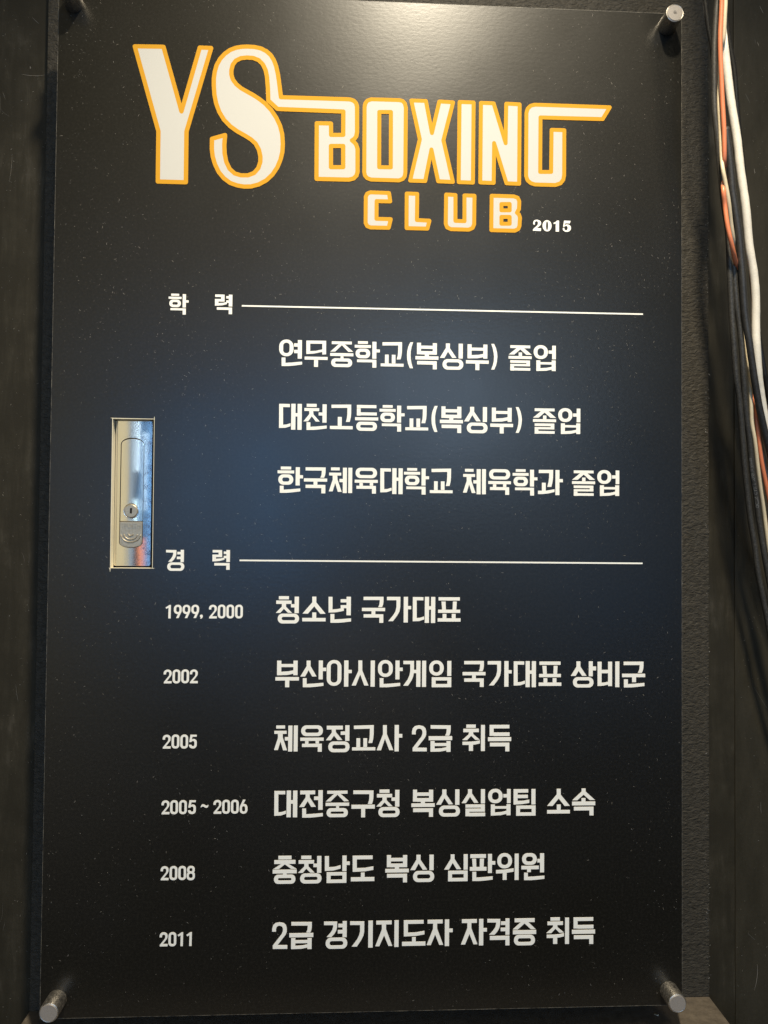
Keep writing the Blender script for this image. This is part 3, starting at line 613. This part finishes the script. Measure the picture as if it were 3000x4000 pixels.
LOGO = [
["Y",2.06,[[71.59,53.28,98.28,52.67,116.1,114.16,132.46,52.07,143.07,52.1,121.0,133.24,121.12,181.71,95.04,181.77,94.89,133.83]]],
["S",2.06,[[146.18,88.15,146.09,81.46,146.87,74.73,148.53,68.42,151.65,62.34,155.95,57.26,160.99,53.33,166.79,50.87,172.62,49.74,178.02,49.38,184.3,49.58,190.17,50.7,195.32,53.19,199.46,56.76,202.45,61.43,204.72,67.32,206.57,75.47,208.0,85.12,209.61,97.15,272.26,96.84,275.96,97.01,279.07,98.09,281.16,100.12,282.23,103.38,282.46,128.08,281.76,132.29,280.01,134.89,277.66,136.46,279.75,138.19,281.69,140.37,283.05,144.51,283.26,166.9,282.26,170.37,279.63,173.13,275.22,174.46,244.34,174.67,244.06,121.02,257.46,120.85,257.71,131.9,269.35,131.51,269.28,108.78,206.52,108.45,197.79,100.71,197.2,87.76,196.2,77.35,194.8,71.13,192.11,65.86,188.11,61.98,182.97,60.09,177.12,59.87,171.3,60.69,166.52,63.26,163.65,67.4,162.41,72.66,162.47,77.12,163.99,81.83,167.25,86.18,171.67,89.74,177.54,92.95,183.42,96.01,189.3,99.67,194.91,103.94,200.39,109.71,205.3,116.84,209.05,124.6,211.19,132.72,211.88,141.63,211.53,149.82,209.86,157.31,206.88,164.83,202.58,171.65,196.81,177.47,189.58,181.69,182.32,183.84,175.78,184.18,169.23,183.2,162.66,181.03,156.8,176.77,151.94,171.01,148.36,163.72,146.09,156.39,145.12,149.02,145.13,139.39,157.27,135.43,156.66,144.2,157.07,153.08,158.77,161.17,162.05,167.73,166.9,172.02,172.74,173.62,179.28,173.41,185.07,171.01,189.09,166.14,190.92,160.14,191.0,154.94,189.46,148.31,186.18,142.48,181.76,138.61,175.89,135.1,168.56,131.19,161.95,126.51,156.05,120.48,151.6,113.21,148.58,105.15,146.88,97.04],[257.67,142.5,269.46,142.11,269.66,162.71,257.88,163.08]]],
["O",1.94,[[289.59,103.51,290.21,100.18,291.98,97.65,295.71,96.03,322.65,95.89,325.93,96.6,328.07,98.83,329.08,102.77,329.09,165.97,328.47,169.77,326.53,172.3,322.95,173.73,296.4,173.72,292.65,172.52,290.52,170.13,289.84,166.7],[303.64,107.96,314.9,107.56,315.18,161.46,303.94,161.65]]],
["X",1.94,[[334.43,95.79,348.37,95.79,354.5,126.86,361.51,95.82,374.68,96.18,365.55,133.43,375.01,173.62,360.89,173.39,354.12,142.73,348.28,173.61,333.89,173.56,342.91,133.36]]],
["I",1.94,[[381.1,95.61,394.62,95.63,394.42,173.68,380.76,173.61]]],
["N",1.94,[[401.89,95.7,414.13,95.76,426.08,134.41,426.56,95.65,439.5,95.86,439.35,173.47,427.1,173.35,414.83,134.45,414.54,173.4,401.67,173.3]]],
["G",1.94,[[454.63,95.65,528.2,95.55,521.17,107.35,460.0,107.8,459.87,161.39,470.68,161.05,471.04,119.76,483.38,119.67,483.35,163.65,482.53,168.16,479.87,171.74,474.88,173.55,454.94,173.66,450.78,172.46,447.62,169.74,446.28,165.63,446.35,103.61,447.66,99.57,450.47,96.8]]],
["C",1.94,[[295.7,186.22,313.6,186.34,314.81,194.36,301.79,194.41,301.78,211.63,315.44,211.57,313.55,219.83,296.33,219.98,293.07,218.76,291.58,215.85,291.52,190.61,292.79,187.62]]],
["L",1.94,[[330.72,186.33,340.69,186.36,340.55,211.69,352.65,212.01,350.74,219.62,330.82,219.68]]],
["U",1.94,[[368.69,186.18,377.56,186.41,377.72,211.47,386.59,211.55,386.43,186.48,395.98,186.53,395.81,214.26,394.35,217.76,390.74,219.51,373.5,219.49,369.88,217.94,368.55,214.69]]],
["B",1.94,[[412.79,186.03,434.27,186.05,438.08,187.26,439.59,190.7,439.29,198.16,437.32,201.85,439.32,203.45,440.32,206.4,439.86,214.68,438.55,217.7,435.25,219.27,412.63,219.4],[422.24,193.69,430.34,193.45,430.37,199.74,422.27,199.97],[422.3,206.25,430.4,206.02,430.43,212.8,422.33,213.02]]]]
RULES = [[175.18,298.14,561.26,297.59],[176.14,538.62,561.04,539.04]]
CABLES = {
"back":[1.78,[585.4,-380.5,-84.5,591.1,-168.3,-69.9,593.4,-38.9,-59.2,596.1,19.1,-52.7,597.6,32.4,-51.6,599.4,43.7,-51.0,601.0,53.1,-50.5,603.8,66.2,-49.8,606.2,84.4,-48.8,608.9,107.1,-47.5,612.1,134.5,-46.0,615.7,162.0,-44.5,621.5,198.7,-42.5]],
"left":[2.62,[588.0,-371.8,-90.5,596.7,-162.1,-75.9,602.2,-34.1,-65.2,604.6,23.4,-58.7,604.1,43.4,-57.2,603.5,70.4,-55.8,603.7,97.5,-54.2,605.1,120.1,-53.0,607.9,144.0,-51.7,611.4,176.9,-49.9,616.1,210.9,-48.0,621.6,238.7,-45.3,625.3,278.6,-41.5,627.8,301.5,-39.3,631.3,331.5,-36.5,636.4,363.5,-31.5,641.8,383.6,-27.1,649.3,420.4,-19.2,657.2,458.3,-11.2,665.8,496.8,-4.1,670.4,517.1,-1.7,675.6,542.5,1.2,682.0,569.6,4.3,689.5,598.6,7.6]],
"orange":[1.91,[588.2,-360.0,-98.5,593.8,-153.1,-83.9,601.1,-27.0,-73.2,603.8,29.6,-66.7,604.1,49.3,-65.2,604.2,68.1,-64.2,605.1,84.8,-63.2,606.2,100.1,-62.4,608.1,124.4,-61.0,609.6,149.1,-60.7,610.6,167.9,-59.6,612.3,177.5,-56.0,616.4,179.6,-47.6,615.3,187.5,-48.2,611.0,202.3,-56.7,613.4,215.9,-54.8,614.9,233.5,-56.2,619.5,249.4,-54.7,627.2,261.9,-47.2,640.1,271.8,-29.7,649.5,302.5,-20.7,655.8,338.1,-17.4,660.5,367.1,-16.0,660.2,385.9,-20.3,661.8,405.1,-20.4,665.5,420.0,-18.2,670.9,442.7,-14.4,678.2,465.6,-9.7,685.0,486.0,-5.5]],
"cream":[1.69,[595.9,-369.5,-92.5,601.2,-160.1,-77.9,605.8,-32.5,-67.2,608.4,27.9,-64.7,608.4,47.6,-63.2,609.2,66.2,-60.1,610.1,76.2,-54.4,608.7,94.1,-53.4,608.0,120.7,-55.0,609.6,145.7,-54.7,610.5,171.9,-56.3,610.6,184.8,-58.7,612.6,195.0,-58.1,615.9,210.0,-56.2,620.5,227.1,-51.6,625.6,241.9,-47.1,633.2,253.3,-37.7,642.3,273.3,-27.5,650.2,307.2,-20.2,652.5,344.4,-23.0,652.2,364.6,-27.0,654.0,387.1,-26.3,656.4,405.6,-23.4,659.8,420.5,-21.2,665.0,443.0,-16.4,671.0,465.8,-11.7,677.0,488.9,-7.0,682.1,512.2,-4.3,686.6,533.1,-1.9]],
"white":[3.59,[599.8,-381.6,-84.5,605.7,-171.4,-67.9,610.2,-41.4,-57.2,615.0,21.8,-48.0,614.6,46.2,-48.8,613.3,67.3,-53.8,615.5,81.0,-53.1,619.0,101.3,-51.9,623.0,125.9,-50.6,627.5,150.4,-49.2,631.8,175.3,-47.9,634.1,188.7,-47.1,637.6,211.1,-45.8,642.9,243.9,-42.7,647.9,268.7,-40.3,651.1,293.4,-38.0,653.1,318.6,-35.6,654.5,335.3,-34.1,658.5,360.1,-30.0,662.7,376.4,-26.5,667.8,394.9,-22.5,673.3,413.6,-18.5,680.0,435.0,-14.0]],
"middle":[3.09,[614.0,144.7,-55.8,616.9,165.0,-54.6,620.1,186.9,-53.4,621.6,198.9,-52.8,624.2,214.3,-51.8,628.8,238.6,-49.5,632.5,262.9,-47.1,635.2,283.5,-45.2,639.3,312.1,-42.4,643.6,335.3,-40.2,649.8,361.6,-36.0,654.5,377.7,-32.5,659.0,391.4,-29.5,664.5,405.9,-26.4,670.9,422.0,-22.9,677.4,438.0,-19.5]],
"marked":[2.69,[625.6,246.3,-43.5,629.4,273.6,-40.9,633.1,298.8,-38.5,636.4,315.3,-37.0,639.6,335.9,-35.1,642.7,356.3,-32.0,646.4,374.6,-28.0,651.2,397.9,-22.9,656.6,420.2,-18.2,663.4,450.4,-11.8,670.3,476.3,-6.5,676.3,504.4,-2.2,681.4,528.2,0.6,688.0,554.0,3.5]],
"rightmost":[2.46,[607.0,-394.0,-76.5,611.3,-178.3,-61.9,617.4,-3.4,-46.4,619.7,23.2,-43.8,621.6,36.9,-43.0,624.9,60.1,-41.7,628.0,76.6,-40.8,630.4,93.2,-39.9,632.5,110.1,-39.0,634.9,126.7,-38.1,640.2,166.2,-36.0,648.5,226.6,-31.8,657.5,291.8,-25.8,664.5,331.8,-22.1,670.5,355.2,-18.5,676.9,373.8,-14.5]],
"pale":[1.53,[663.7,382.2,-19.0,667.5,401.0,-15.0,671.9,419.1,-11.2,677.4,436.8,-7.5,684.3,458.7,-3.0]]}
TEXTZ = (1.4454, 1.4925)

VS, HS = 3.72, 2.96        # stem and bar widths of the lettering


def prims(data, k=1.0):
    out = []
    for q in data:
        t, a = q[0], [v * k for v in q[1:]]
        if t == 'P':
            out.append((0, list(zip(a[0::2], a[1::2]))))
        elif t == 'B':
            out.append((0, [(a[0], a[1]), (a[2], a[1]), (a[2], a[3]), (a[0], a[3])]))
        elif t in 'OM':
            x0, y0, x1, y1 = a
            V, H = VS * k, HS * k
            if t == 'O':
                r = min(x1 - x0, y1 - y0) / 2
                ri = min(x1 - x0 - 2 * V, y1 - y0 - 2 * H) / 2
                out.append((0, rrect(x0, y0, x1, y1, r * 0.95)))
                out.append((1, rrect(x0 + V, y0 + H, x1 - V, y1 - H, ri * 0.93)))
            else:
                out.append((0, [(x0, y0), (x1, y0), (x1, y1), (x0, y1)]))
                out.append((1, [(x0 + V, y0 + H), (x1 - V, y0 + H), (x1 - V, y1 - H), (x0 + V, y1 - H)]))
        elif t == 'R':
            x0, y0, x1, y1, V, H, r = a
            ri = min(x1 - x0 - 2 * V, y1 - y0 - 2 * H) / 2
            out.append((0, rrect(x0, y0, x1, y1, r)))
            out.append((1, rrect(x0 + V, y0 + H, x1 - V, y1 - H, ri * 0.95)))
        elif t == 'E':
            out.append((0, ell(a[0], a[1], a[2], a[3])))
            out.append((1, ell(a[0], a[1], a[4], a[5])))
    return out


LT = 0.35                   # thickness of the cut letters, mm
_cache = {}


def glyph(table, ch, k=1.0):
    key = (id(table), ch, k)
    if key not in _cache:
        me = shape('letter', prims(table[ch], k), 0.0, -LT)
        me.materials.append(WHITE)
        _cache[key] = me
    return _cache[key]


# ------------------------------------------------------------------ the wall
wall = put('wall', box('wall', -1500, -900, 60, 2200, 2000, 160, W(300, 500, 60)), WALL, W(300, 500, 60))
tag(wall, kind='structure')

board = bevel(put('wall_step', box('wall_step', 684.5, -900, 58.2, 1900, 2000, 60, W(700, 500, 60)), LIT_STEP, W(700, 500, 60)), 1.5, 3)  # thin slab standing in for a step in the wall
tag(board, kind='structure')

# ------------------------------------------------------------------ the cabinet behind the sign
FX0, FX1, FY1 = -31.5, 652.5, 985.5
cabinet = tag(empty('cabinet', W(310, FY1, 55)),
              'black steel cabinet with wrinkled paint behind the sign, its chrome latch showing through the cut-out', 'cabinet')
co = W(310, FY1, 50)
frame = bevel(put('frame', box('frame', FX0, -160, 50, FX1, FY1, 60, co), FRAME, co, cabinet), 0.8)
door = put('door', box('door', 12, 6, 20, 588, 952, 50, co), DOOR, co, cabinet)

# latch plate with its lever and push button
PLX, PLY, PLZ = 74.3, 476.2, 7.5
lo_ = W(PLX, PLY, PLZ)
AX = -1.2


def slot_outline(grow):
    w = 10.5 + grow
    pts = []
    for i in range(13):
        a = math.radians(180 + 180 * i / 12)
        pts.append((AX + w * math.cos(a) , -46.2 + (5.6 + grow * 1.7) * math.sin(a)))
    for i in range(13):
        a = math.radians(180 * i / 12)
        pts.append((AX + w * math.cos(a) - 0.2, 46.6 + (4.8 + grow * 0.6) * math.sin(a)))
    return pts


plate = put('latch_plate', shape('latch_plate', [(0, rrect(-17.0, -69.2, 17.0, 68.6, 1.8)), (1, slot_outline(0.45))], 14.0, 0.0), CHROME, lo_, cabinet)
bevel(plate, 0.9, 3)
tag(plate, label='pitted chrome flush latch plate in the rectangular cut-out')
well = put('well', shape('well', [(0, slot_outline(0.7))], 14.0, 2.5), VOID, lo_, plate)
lever_pts = [p for p in slot_outline(0.0)[:13]] + [(AX + 10.4, 26.7), (AX - 10.6, 26.7)]
lever = put('lever', shape('lever', [(0, lever_pts)], 4.0, 0.35), CHROME, lo_, plate)
bevel(lever, 0.7, 3)
btn_pts = [(AX - 10.6, 27.2), (AX + 10.4, 27.2)] + slot_outline(-0.1)[13:]
button = put('push_button', shape('push_button', [(0, btn_pts)], 4.0, -0.5), ZINC, lo_, plate)
bevel(button, 0.5, 2)
cyl = put('lock_cylinder', lathe('lock_cylinder', [(0, -0.9), (5.7, -0.9), (6.2, -0.5), (6.4, 0.0), (6.4, 2)]), ZINC, W(PLX + AX - .3, PLY + 16.9, PLZ), plate)
kh = put('keyhole', shape('keyhole', [(0, [(-0.9, -2.9), (1.2, -2.8), (0.9, 2.4), (-1.1, 2.2)])], 0.5, -0.96), VOID, W(PLX + AX - .3, PLY + 16.9, PLZ), plate)
ring = put('cylinder_rim', lathe('cylinder_rim', [(6.4, 0.05), (6.5, -0.35), (6.9, -0.45), (7.25, -0.2), (7.3, 0.3)]), CHROME, W(PLX + AX - .3, PLY + 16.9, PLZ), plate, smooth=True)


def arc_tube(r, z, rad, a0=8, a1=172, n=20):
    P = [Vector(((AX - .2) * MMV + r * MMV * math.cos(math.radians(a)), z * MMV, -38.2 * MMV - r * 0.86 * MMV * math.sin(math.radians(a))))
         for a in [a0 + (a1 - a0) * i / n for i in range(n + 1)]]
    return tube('grip_ring', P, rad * MMV, 10)


for r_ in (2.3, 6.4, 9.3):
    put('grip_ring', arc_tube(r_, -0.55, 0.62), ZINC, lo_, plate, smooth=True)


def stroke(pts, w):
    out = []
    for a, b in zip(pts, pts[1:]):
        dx, dy = b[0] - a[0], b[1] - a[1]
        L = math.hypot(dx, dy)
        nx, ny = -dy / L * w / 2, dx / L * w / 2
        out.append((0, [(a[0] + nx, a[1] + ny), (b[0] + nx, b[1] + ny), (b[0] - nx, b[1] - ny), (a[0] - nx, a[1] - ny)]))
    for p in pts:
        out.append((0, ell(p[0], p[1], w / 2, w / 2, 10)))
    return out


PUSH = {'P': [[(0, 3.4), (0, 0), (2.6, 0), (3, .5), (3, 1.5), (2.6, 2), (0, 2)]],
        'U': [[(0, 0), (0, 2.8), (.6, 3.4), (2.4, 3.4), (3, 2.8), (3, 0)]],
        'S': [[(3, 0), (.5, 0), (0, .5), (0, 1.2), (.5, 1.7), (2.5, 1.7), (3, 2.2), (3, 2.9), (2.5, 3.4), (0, 3.4)]],
        'H': [[(0, 0), (0, 3.4)], [(3, 0), (3, 3.4)], [(0, 1.7), (3, 1.7)]]}
for i, ch in enumerate('PUSH'):
    ps = []
    for s_ in PUSH[ch]:
        ps += stroke([(a - 8.6 + i * 4.55, b + 29.0) for a, b in s_], 0.85)
    bevel(put('letter', shape('letter', ps, 0.0, -0.85), ZINC, lo_, plate), 0.15, 2)

# ------------------------------------------------------------------ ledge below
lc = tag(empty('lower_cabinet', W(310, FY1 + 120, 30)), 'dusty brown topped cabinet edge jutting out just below the sign', 'cabinet')
lco = W(310, FY1, 60)
top = bevel(put('top', box('top', FX0, FY1, -70, FX1, FY1 + 12, 60, lco), LEDGE, lco, lc), 1.0)
body = put('body', box('body', FX0 + 6, FY1 + 12, -60, FX1 - 6, FY1 + 240, 60, lco), DOOR, lco, lc)

# ------------------------------------------------------------------ the sign
sign = tag(empty('sign', W(300, 959, 0)), 'large black sign board with orange and white club logo above rows of white Korean lettering', 'sign')
SW, SH = 600.0, 959.0
HOLE = [(56.7, 406.9), (95.1, 406.8), (95.4, 546.4), (57.0, 546.5)]
so = W(0, 0, 0)
me = shape('panel', [(0, [(0, 0), (SW, 0), (SW, SH), (0, SH)]), (1, HOLE)], 8.0, 0.0)
me.materials.append(BLACK); me.materials.append(CORE); me.materials.append(EDGE)
for p in me.polygons:
    if abs(p.normal.y) < 0.5:
        c = p.center
        inner = 0.03 < c.x < 0.2 and -0.6 < c.z < -0.3
        p.material_index = 1 if inner else 2
panel = put('panel', me, None, so, sign)
# over-run knife cuts at the corners of the cut-out, and its pale raw rim
cuts = [(0, [(54.6, 406.2), (95.6, 406.5), (95.6, 407.0), (56.8, 407.0)]), (0, [(94.9, 404.6), (95.35, 404.6), (95.7, 546.4), (95.2, 546.4)]),
        (0, [(55.4, 546.3), (97.2, 546.3), (97.2, 546.75), (55.4, 546.75)]), (0, [(55.9, 546.5), (57.1, 546.5), (56.7, 550.5)]),
        (0, [(56.3, 406.5), (56.9, 406.5), (57.2, 546.5), (56.5, 546.5)])]
put('cut_edge', shape('cut_edge', cuts, 0.6, -0.04), CORE, so, sign)
# worn pale arris along the outer edge
rim = [(0, [(0, 0), (SW, 0), (SW, 0.35), (0, 0.35)]), (0, [(0, SH - 0.3), (SW, SH - 0.3), (SW, SH), (0, SH)]),
       (0, [(0, 0), (0.3, 0), (0.3, SH), (0, SH)]), (0, [(SW - 0.3, 0), (SW, 0), (SW, SH), (SW - 0.3, SH)])]
RIM = mat('worn_edge', (0.1, 0.092, 0.075), 0.5)
setin(RIM, 'Base Color', ramp(RIM, noise(RIM, coords(RIM), 60.0, 4.0, 0.8), (0.4, (0.03, 0.028, 0.024)), (0.65, (0.24, 0.22, 0.18))))
put('worn_rim', shape('worn_rim', rim, 0.3, -0.03), RIM, so, sign)

# standoffs through the corners
rod_me = lathe('standoff', [(0, -18.6), (7.4, -18.6), (7.9, -18.9), (8.5, -18.5), (8.7, -17.6), (8.7, -0.2), (8.5, 0.0), (6.0, 0.0), (6.0, 50.0)], 48)
cap_me = lathe('cap', [(0, -19.1), (7.3, -19.1), (7.6, -18.8), (7.6, -18.0)], 48)
rod_me.materials.append(STEEL); cap_me.materials.append(CAPM)
for i, (x, y) in enumerate(((14.2, 14.5), (584.6, 13.4), (15.6, 941.2), (586.6, 945.0))):
    so_ = put('standoff', rod_me, None, W(x, y, 0), sign)
    ca = put('cap', cap_me, None, W(x, y, 0), so_)
    for o in (so_, ca):
        o.data.polygons.foreach_set('use_smooth', [True] * len(o.data.polygons))
        e = o.modifiers.new('edges', 'EDGE_SPLIT'); e.split_angle = math.radians(35)
# pencil scribble on the upper right cap
scr = [(-1.2, 1.0), (-1.5, -0.6), (-0.6, -1.7), (0.5, -1.5), (0.9, -0.3), (0.2, 0.9), (-0.7, 0.7), (-0.5, -0.4), (0.4, -0.1), (1.6, 0.9)]
put('pencil_mark', shape('pencil_mark', stroke(scr, 0.5), 0.0, -0.04), mat('graphite', (0.06, 0.055, 0.05), 0.5), W(584.6, 13.4, -19.1), sign)

# rows of Korean lettering
TXT = ['연무중학교(복싱부) 졸업', '대천고등학교(복싱부) 졸업', '한국체육대학교 체육학과 졸업', '청소년 국가대표', '부산아시안게임 국가대표 상비군',
       '체육정교사 2급 취득', '대전중구청 복싱실업팀 소속', '충청남도 복싱 심판위원', '2급 경기지도자 자격증 취득']
for (chs, y0, sl, xs), t in zip(ROWS, TXT):
    line = tag(empty('text_line', W(xs[0], y0, 0), sign, wl(sign)), 'large white row reading ' + t)
    for ch, x in zip(chs, xs):
        put('letter', glyph(FONT, ch), None, W(x, y0 + sl * x, 0), line)
for grp, t in ((HEADS[:2], '학력'), (HEADS[2:], '경력')):
    line = tag(empty('heading', W(grp[0][1], grp[0][2], 0), sign, wl(sign)), 'spaced white heading reading ' + t)
    for ch, x, y, k in grp:
        put('letter', glyph(FONT, ch, k), None, W(x, y, 0), line)
for row, t in zip(SMALL, ('1999, 2000', '2002', '2005', '2005 ~ 2006', '2008', '2011')):
    line = tag(empty('year', W(row[0][1], row[0][2], 0), sign, wl(sign)), 'small white year reading ' + t)
    for ch, x, y in row:
        put('letter', glyph(DIGITS, ch), None, W(x, y, 0), line)
for x0, y0, x1, y1 in RULES:
    h = 0.72
    put('rule_line', shape('rule_line', [(0, [(0, -h), (x1 - x0, y1 - y0 - h), (x1 - x0, y1 - y0 + h), (0, h)])], 0.0, -LT), WHITE, W(x0, y0, 0), sign)

# the logo: white letters inside an orange outline
logo = tag(empty('logo', W(100, 180, 0), sign, wl(sign)), 'orange outlined white club logo reading YS BOXING CLUB 2015')
for ch, hw, paths in LOGO:
    P = []
    x0, y0 = paths[0][0], paths[0][1]
    for i, a in enumerate(paths):
        pts = [(u - x0, v_ - y0) for u, v_ in zip(a[0::2], a[1::2])]
        P.append((0 if i == 0 else 1, pts))
        n = len(pts)
        for j in range(n):
            p, q = pts[j], pts[(j + 1) % n]
            dx, dy = q[0] - p[0], q[1] - p[1]
            L = math.hypot(dx, dy)
            nx, ny = -dy / L * hw, dx / L * hw
            P.append((2, [(p[0] + nx, p[1] + ny), (q[0] + nx, q[1] + ny), (q[0] - nx, q[1] - ny), (p[0] - nx, p[1] - ny)]))
            P.append((2, ell(p[0], p[1], hw, hw, 16)))
    me = shape('letter', P, 0.0, -LT)
    put('letter', me, [LOGO_WHITE, ORANGE], W(x0, y0, 0), logo)
for ch, x, y in SERIF:
    put('letter', glyph(DIGITS, ch), None, W(x, y, 0), logo)

# lint
lint = put('lint', fibres('lint', (3, 3, 597, 956), 13500, -0.05, origin=so, seed=3, clump=1.1, fade=1.0, wid=(0.12, 0.3), holes=((54, 404, 98, 550),)), None, so, sign)
tag(lint, kind='stuff')
wd = put('wall_lint', fibres('wall_lint', (-150, -60, -34, 1000), 900, 59.9, seed=4, wid=(.12, .3)), None, Vector((0, 0, 0)))
tag(wd, kind='stuff')
wd2 = put('wall_lint', fibres('wall_lint', (686, -60, 800, 1000), 800, 58.1, seed=5, wid=(.12, .3)), None, Vector((0, 0, 0)))
tag(wd2, kind='stuff')
fl = put('frame_lint', fibres('frame_lint', (FX0, -60, FX1, 984), 900, 49.8, seed=6, wid=(.15, .35), hi=3.5, clump=1.2, origin=co, holes=((5, 5, 595, 955),)), None, co, cabinet)
tag(fl, kind='stuff')

ch = put('paint_chips', fibres('paint_chips', (648.2, -60, 652.4, 984), 420, 49.6, seed=8, lo=0.4, hi=2.4, wid=(.3, .8), clump=1.4, lean=(0.2, 0.8, 0.8), origin=co), None, co, cabinet)
tag(ch, kind='stuff')
for k, ar in enumerate(((-150, -60, -45, 1000, 59.8), (686, -60, 800, 1000, 58.0))):
    sc_ = put('wall_scratches', fibres('wall_scratches', ar[:4], 46, ar[4], seed=20 + k, lo=6, hi=42, wid=(.16, .3), lean=(1.25, 0.35, 0.9), wave=0.12), None, Vector((0, 0, 0)))
    tag(sc_, kind='stuff')
# small scrap on the ledge, its colour brightened to stand for light on it
chip_me = shape('paint_chip', [(0, [(0, 0), (2.2, -1.2), (3.4, 0.4), (2.9, 2.6), (3.6, 4.2), (1.4, 4.8), (0.6, 2.6)])], 0.4, 0.0)
chip = put('paint_chip', chip_me, mat('lit_chip', (0.95, 0.9, 0.75), 0.5), W(584.0, 985.3, 27.0))
chip.rotation_euler = (math.radians(-110), 0, 0)
tag(chip, 'tiny scrap coloured bright as if lit, lying on the dark ledge by the lower right standoff', 'scrap')

# ------------------------------------------------------------------ cables
INFO = {
    'back': (CG, 'glossy black cable at the far left of the bundle top'),
    'left': (CB, 'dusty black cable forming the left edge of the bundle all the way down'),
    'orange': (CO, 'thin orange cable weaving through the bundle'),
    'cream': (CC, 'thin cream cable running alongside the orange one'),
    'white': (CW, 'thick lumpy white cable, the widest of the bundle'),
    'middle': (CBB, 'thick blue-black cable crossing in front of the white cable'),
    'marked': (CB, 'black cable with grey printed writing between the left cable and the cream cable'),
    'rightmost': (CG, 'thin dark cable behind the white cable on the side away from the sign'),
    'pale': (CP, 'thin pale grey cable showing under the thick blue-black cable'),
}
for i, (k, (r, a)) in enumerate(CABLES.items()):
    P = [W(*q) for q in zip(a[0::3], a[1::3], a[2::3])]
    P.append(P[-1] + (P[-1] - P[-2]).normalized() * 0.12)
    m, lab = INFO[k]
    C = catmull(P, 7)
    C = [p + Vector((mnoise.noise(Vector((i * 3.1, 0.0, p.z * 22))), mnoise.noise(Vector((i * 3.1, 5.0, p.z * 22))), 0)) * 0.0009 for p in C]
    org = P[-1].copy()
    me = tube('cable', [p - org for p in C], r * MMV, 16, 0.05 if k == 'white' else 0.015, i)
    c = put('cable', me, m, org, smooth=True)
    tag(c, lab, 'cable', 'cables hanging beside the sign')
    if k == 'marked':
        # printed marking reading upwards along the cable
        def at(z):
            for u, v_ in zip(C, C[1:]):
                if (u.z - z) * (v_.z - z) <= 0:
                    return u + (v_ - u) * ((u.z - z) / (u.z - v_.z))
        pa, pb = at(TEXTZ[0]), at(TEXTZ[1])
        fc = bpy.data.curves.new('print', 'FONT')
        fc.body = 'OCTN  CABLE  Made in Korea'
        fc.size = 0.0042
        to = bpy.data.objects.new('print_tmp', fc)
        COL.objects.link(to)
        bpy.context.view_layer.update()
        tm = bpy.data.meshes.new_from_object(to.evaluated_get(bpy.context.evaluated_depsgraph_get()))
        bpy.data.objects.remove(to)
        wtxt = max(v_.co.x for v_ in tm.vertices)
        L = (pb - pa).length
        t = (pb - pa).normalized()
        toc = (cam.location - pa).normalized()
        s = toc.cross(t).normalized()          # across the cable, letters' up
        f = t.cross(s).normalized()
        if f.dot(toc) < 0: f = -f
        for v_ in tm.vertices:
            uu, vv = v_.co.x / wtxt * L, v_.co.y - 0.0016
            cc = at(pa.z + (pb.z - pa.z) * uu / L)
            rr = r * MMV + 0.00012
            ang = vv / rr
            v_.co = cc - s * (-rr * math.sin(ang)) * -1 * -1 * -1 + f * rr * math.cos(ang) - org
        put('printed_marking', tm, PRINT, org, c)

finish()
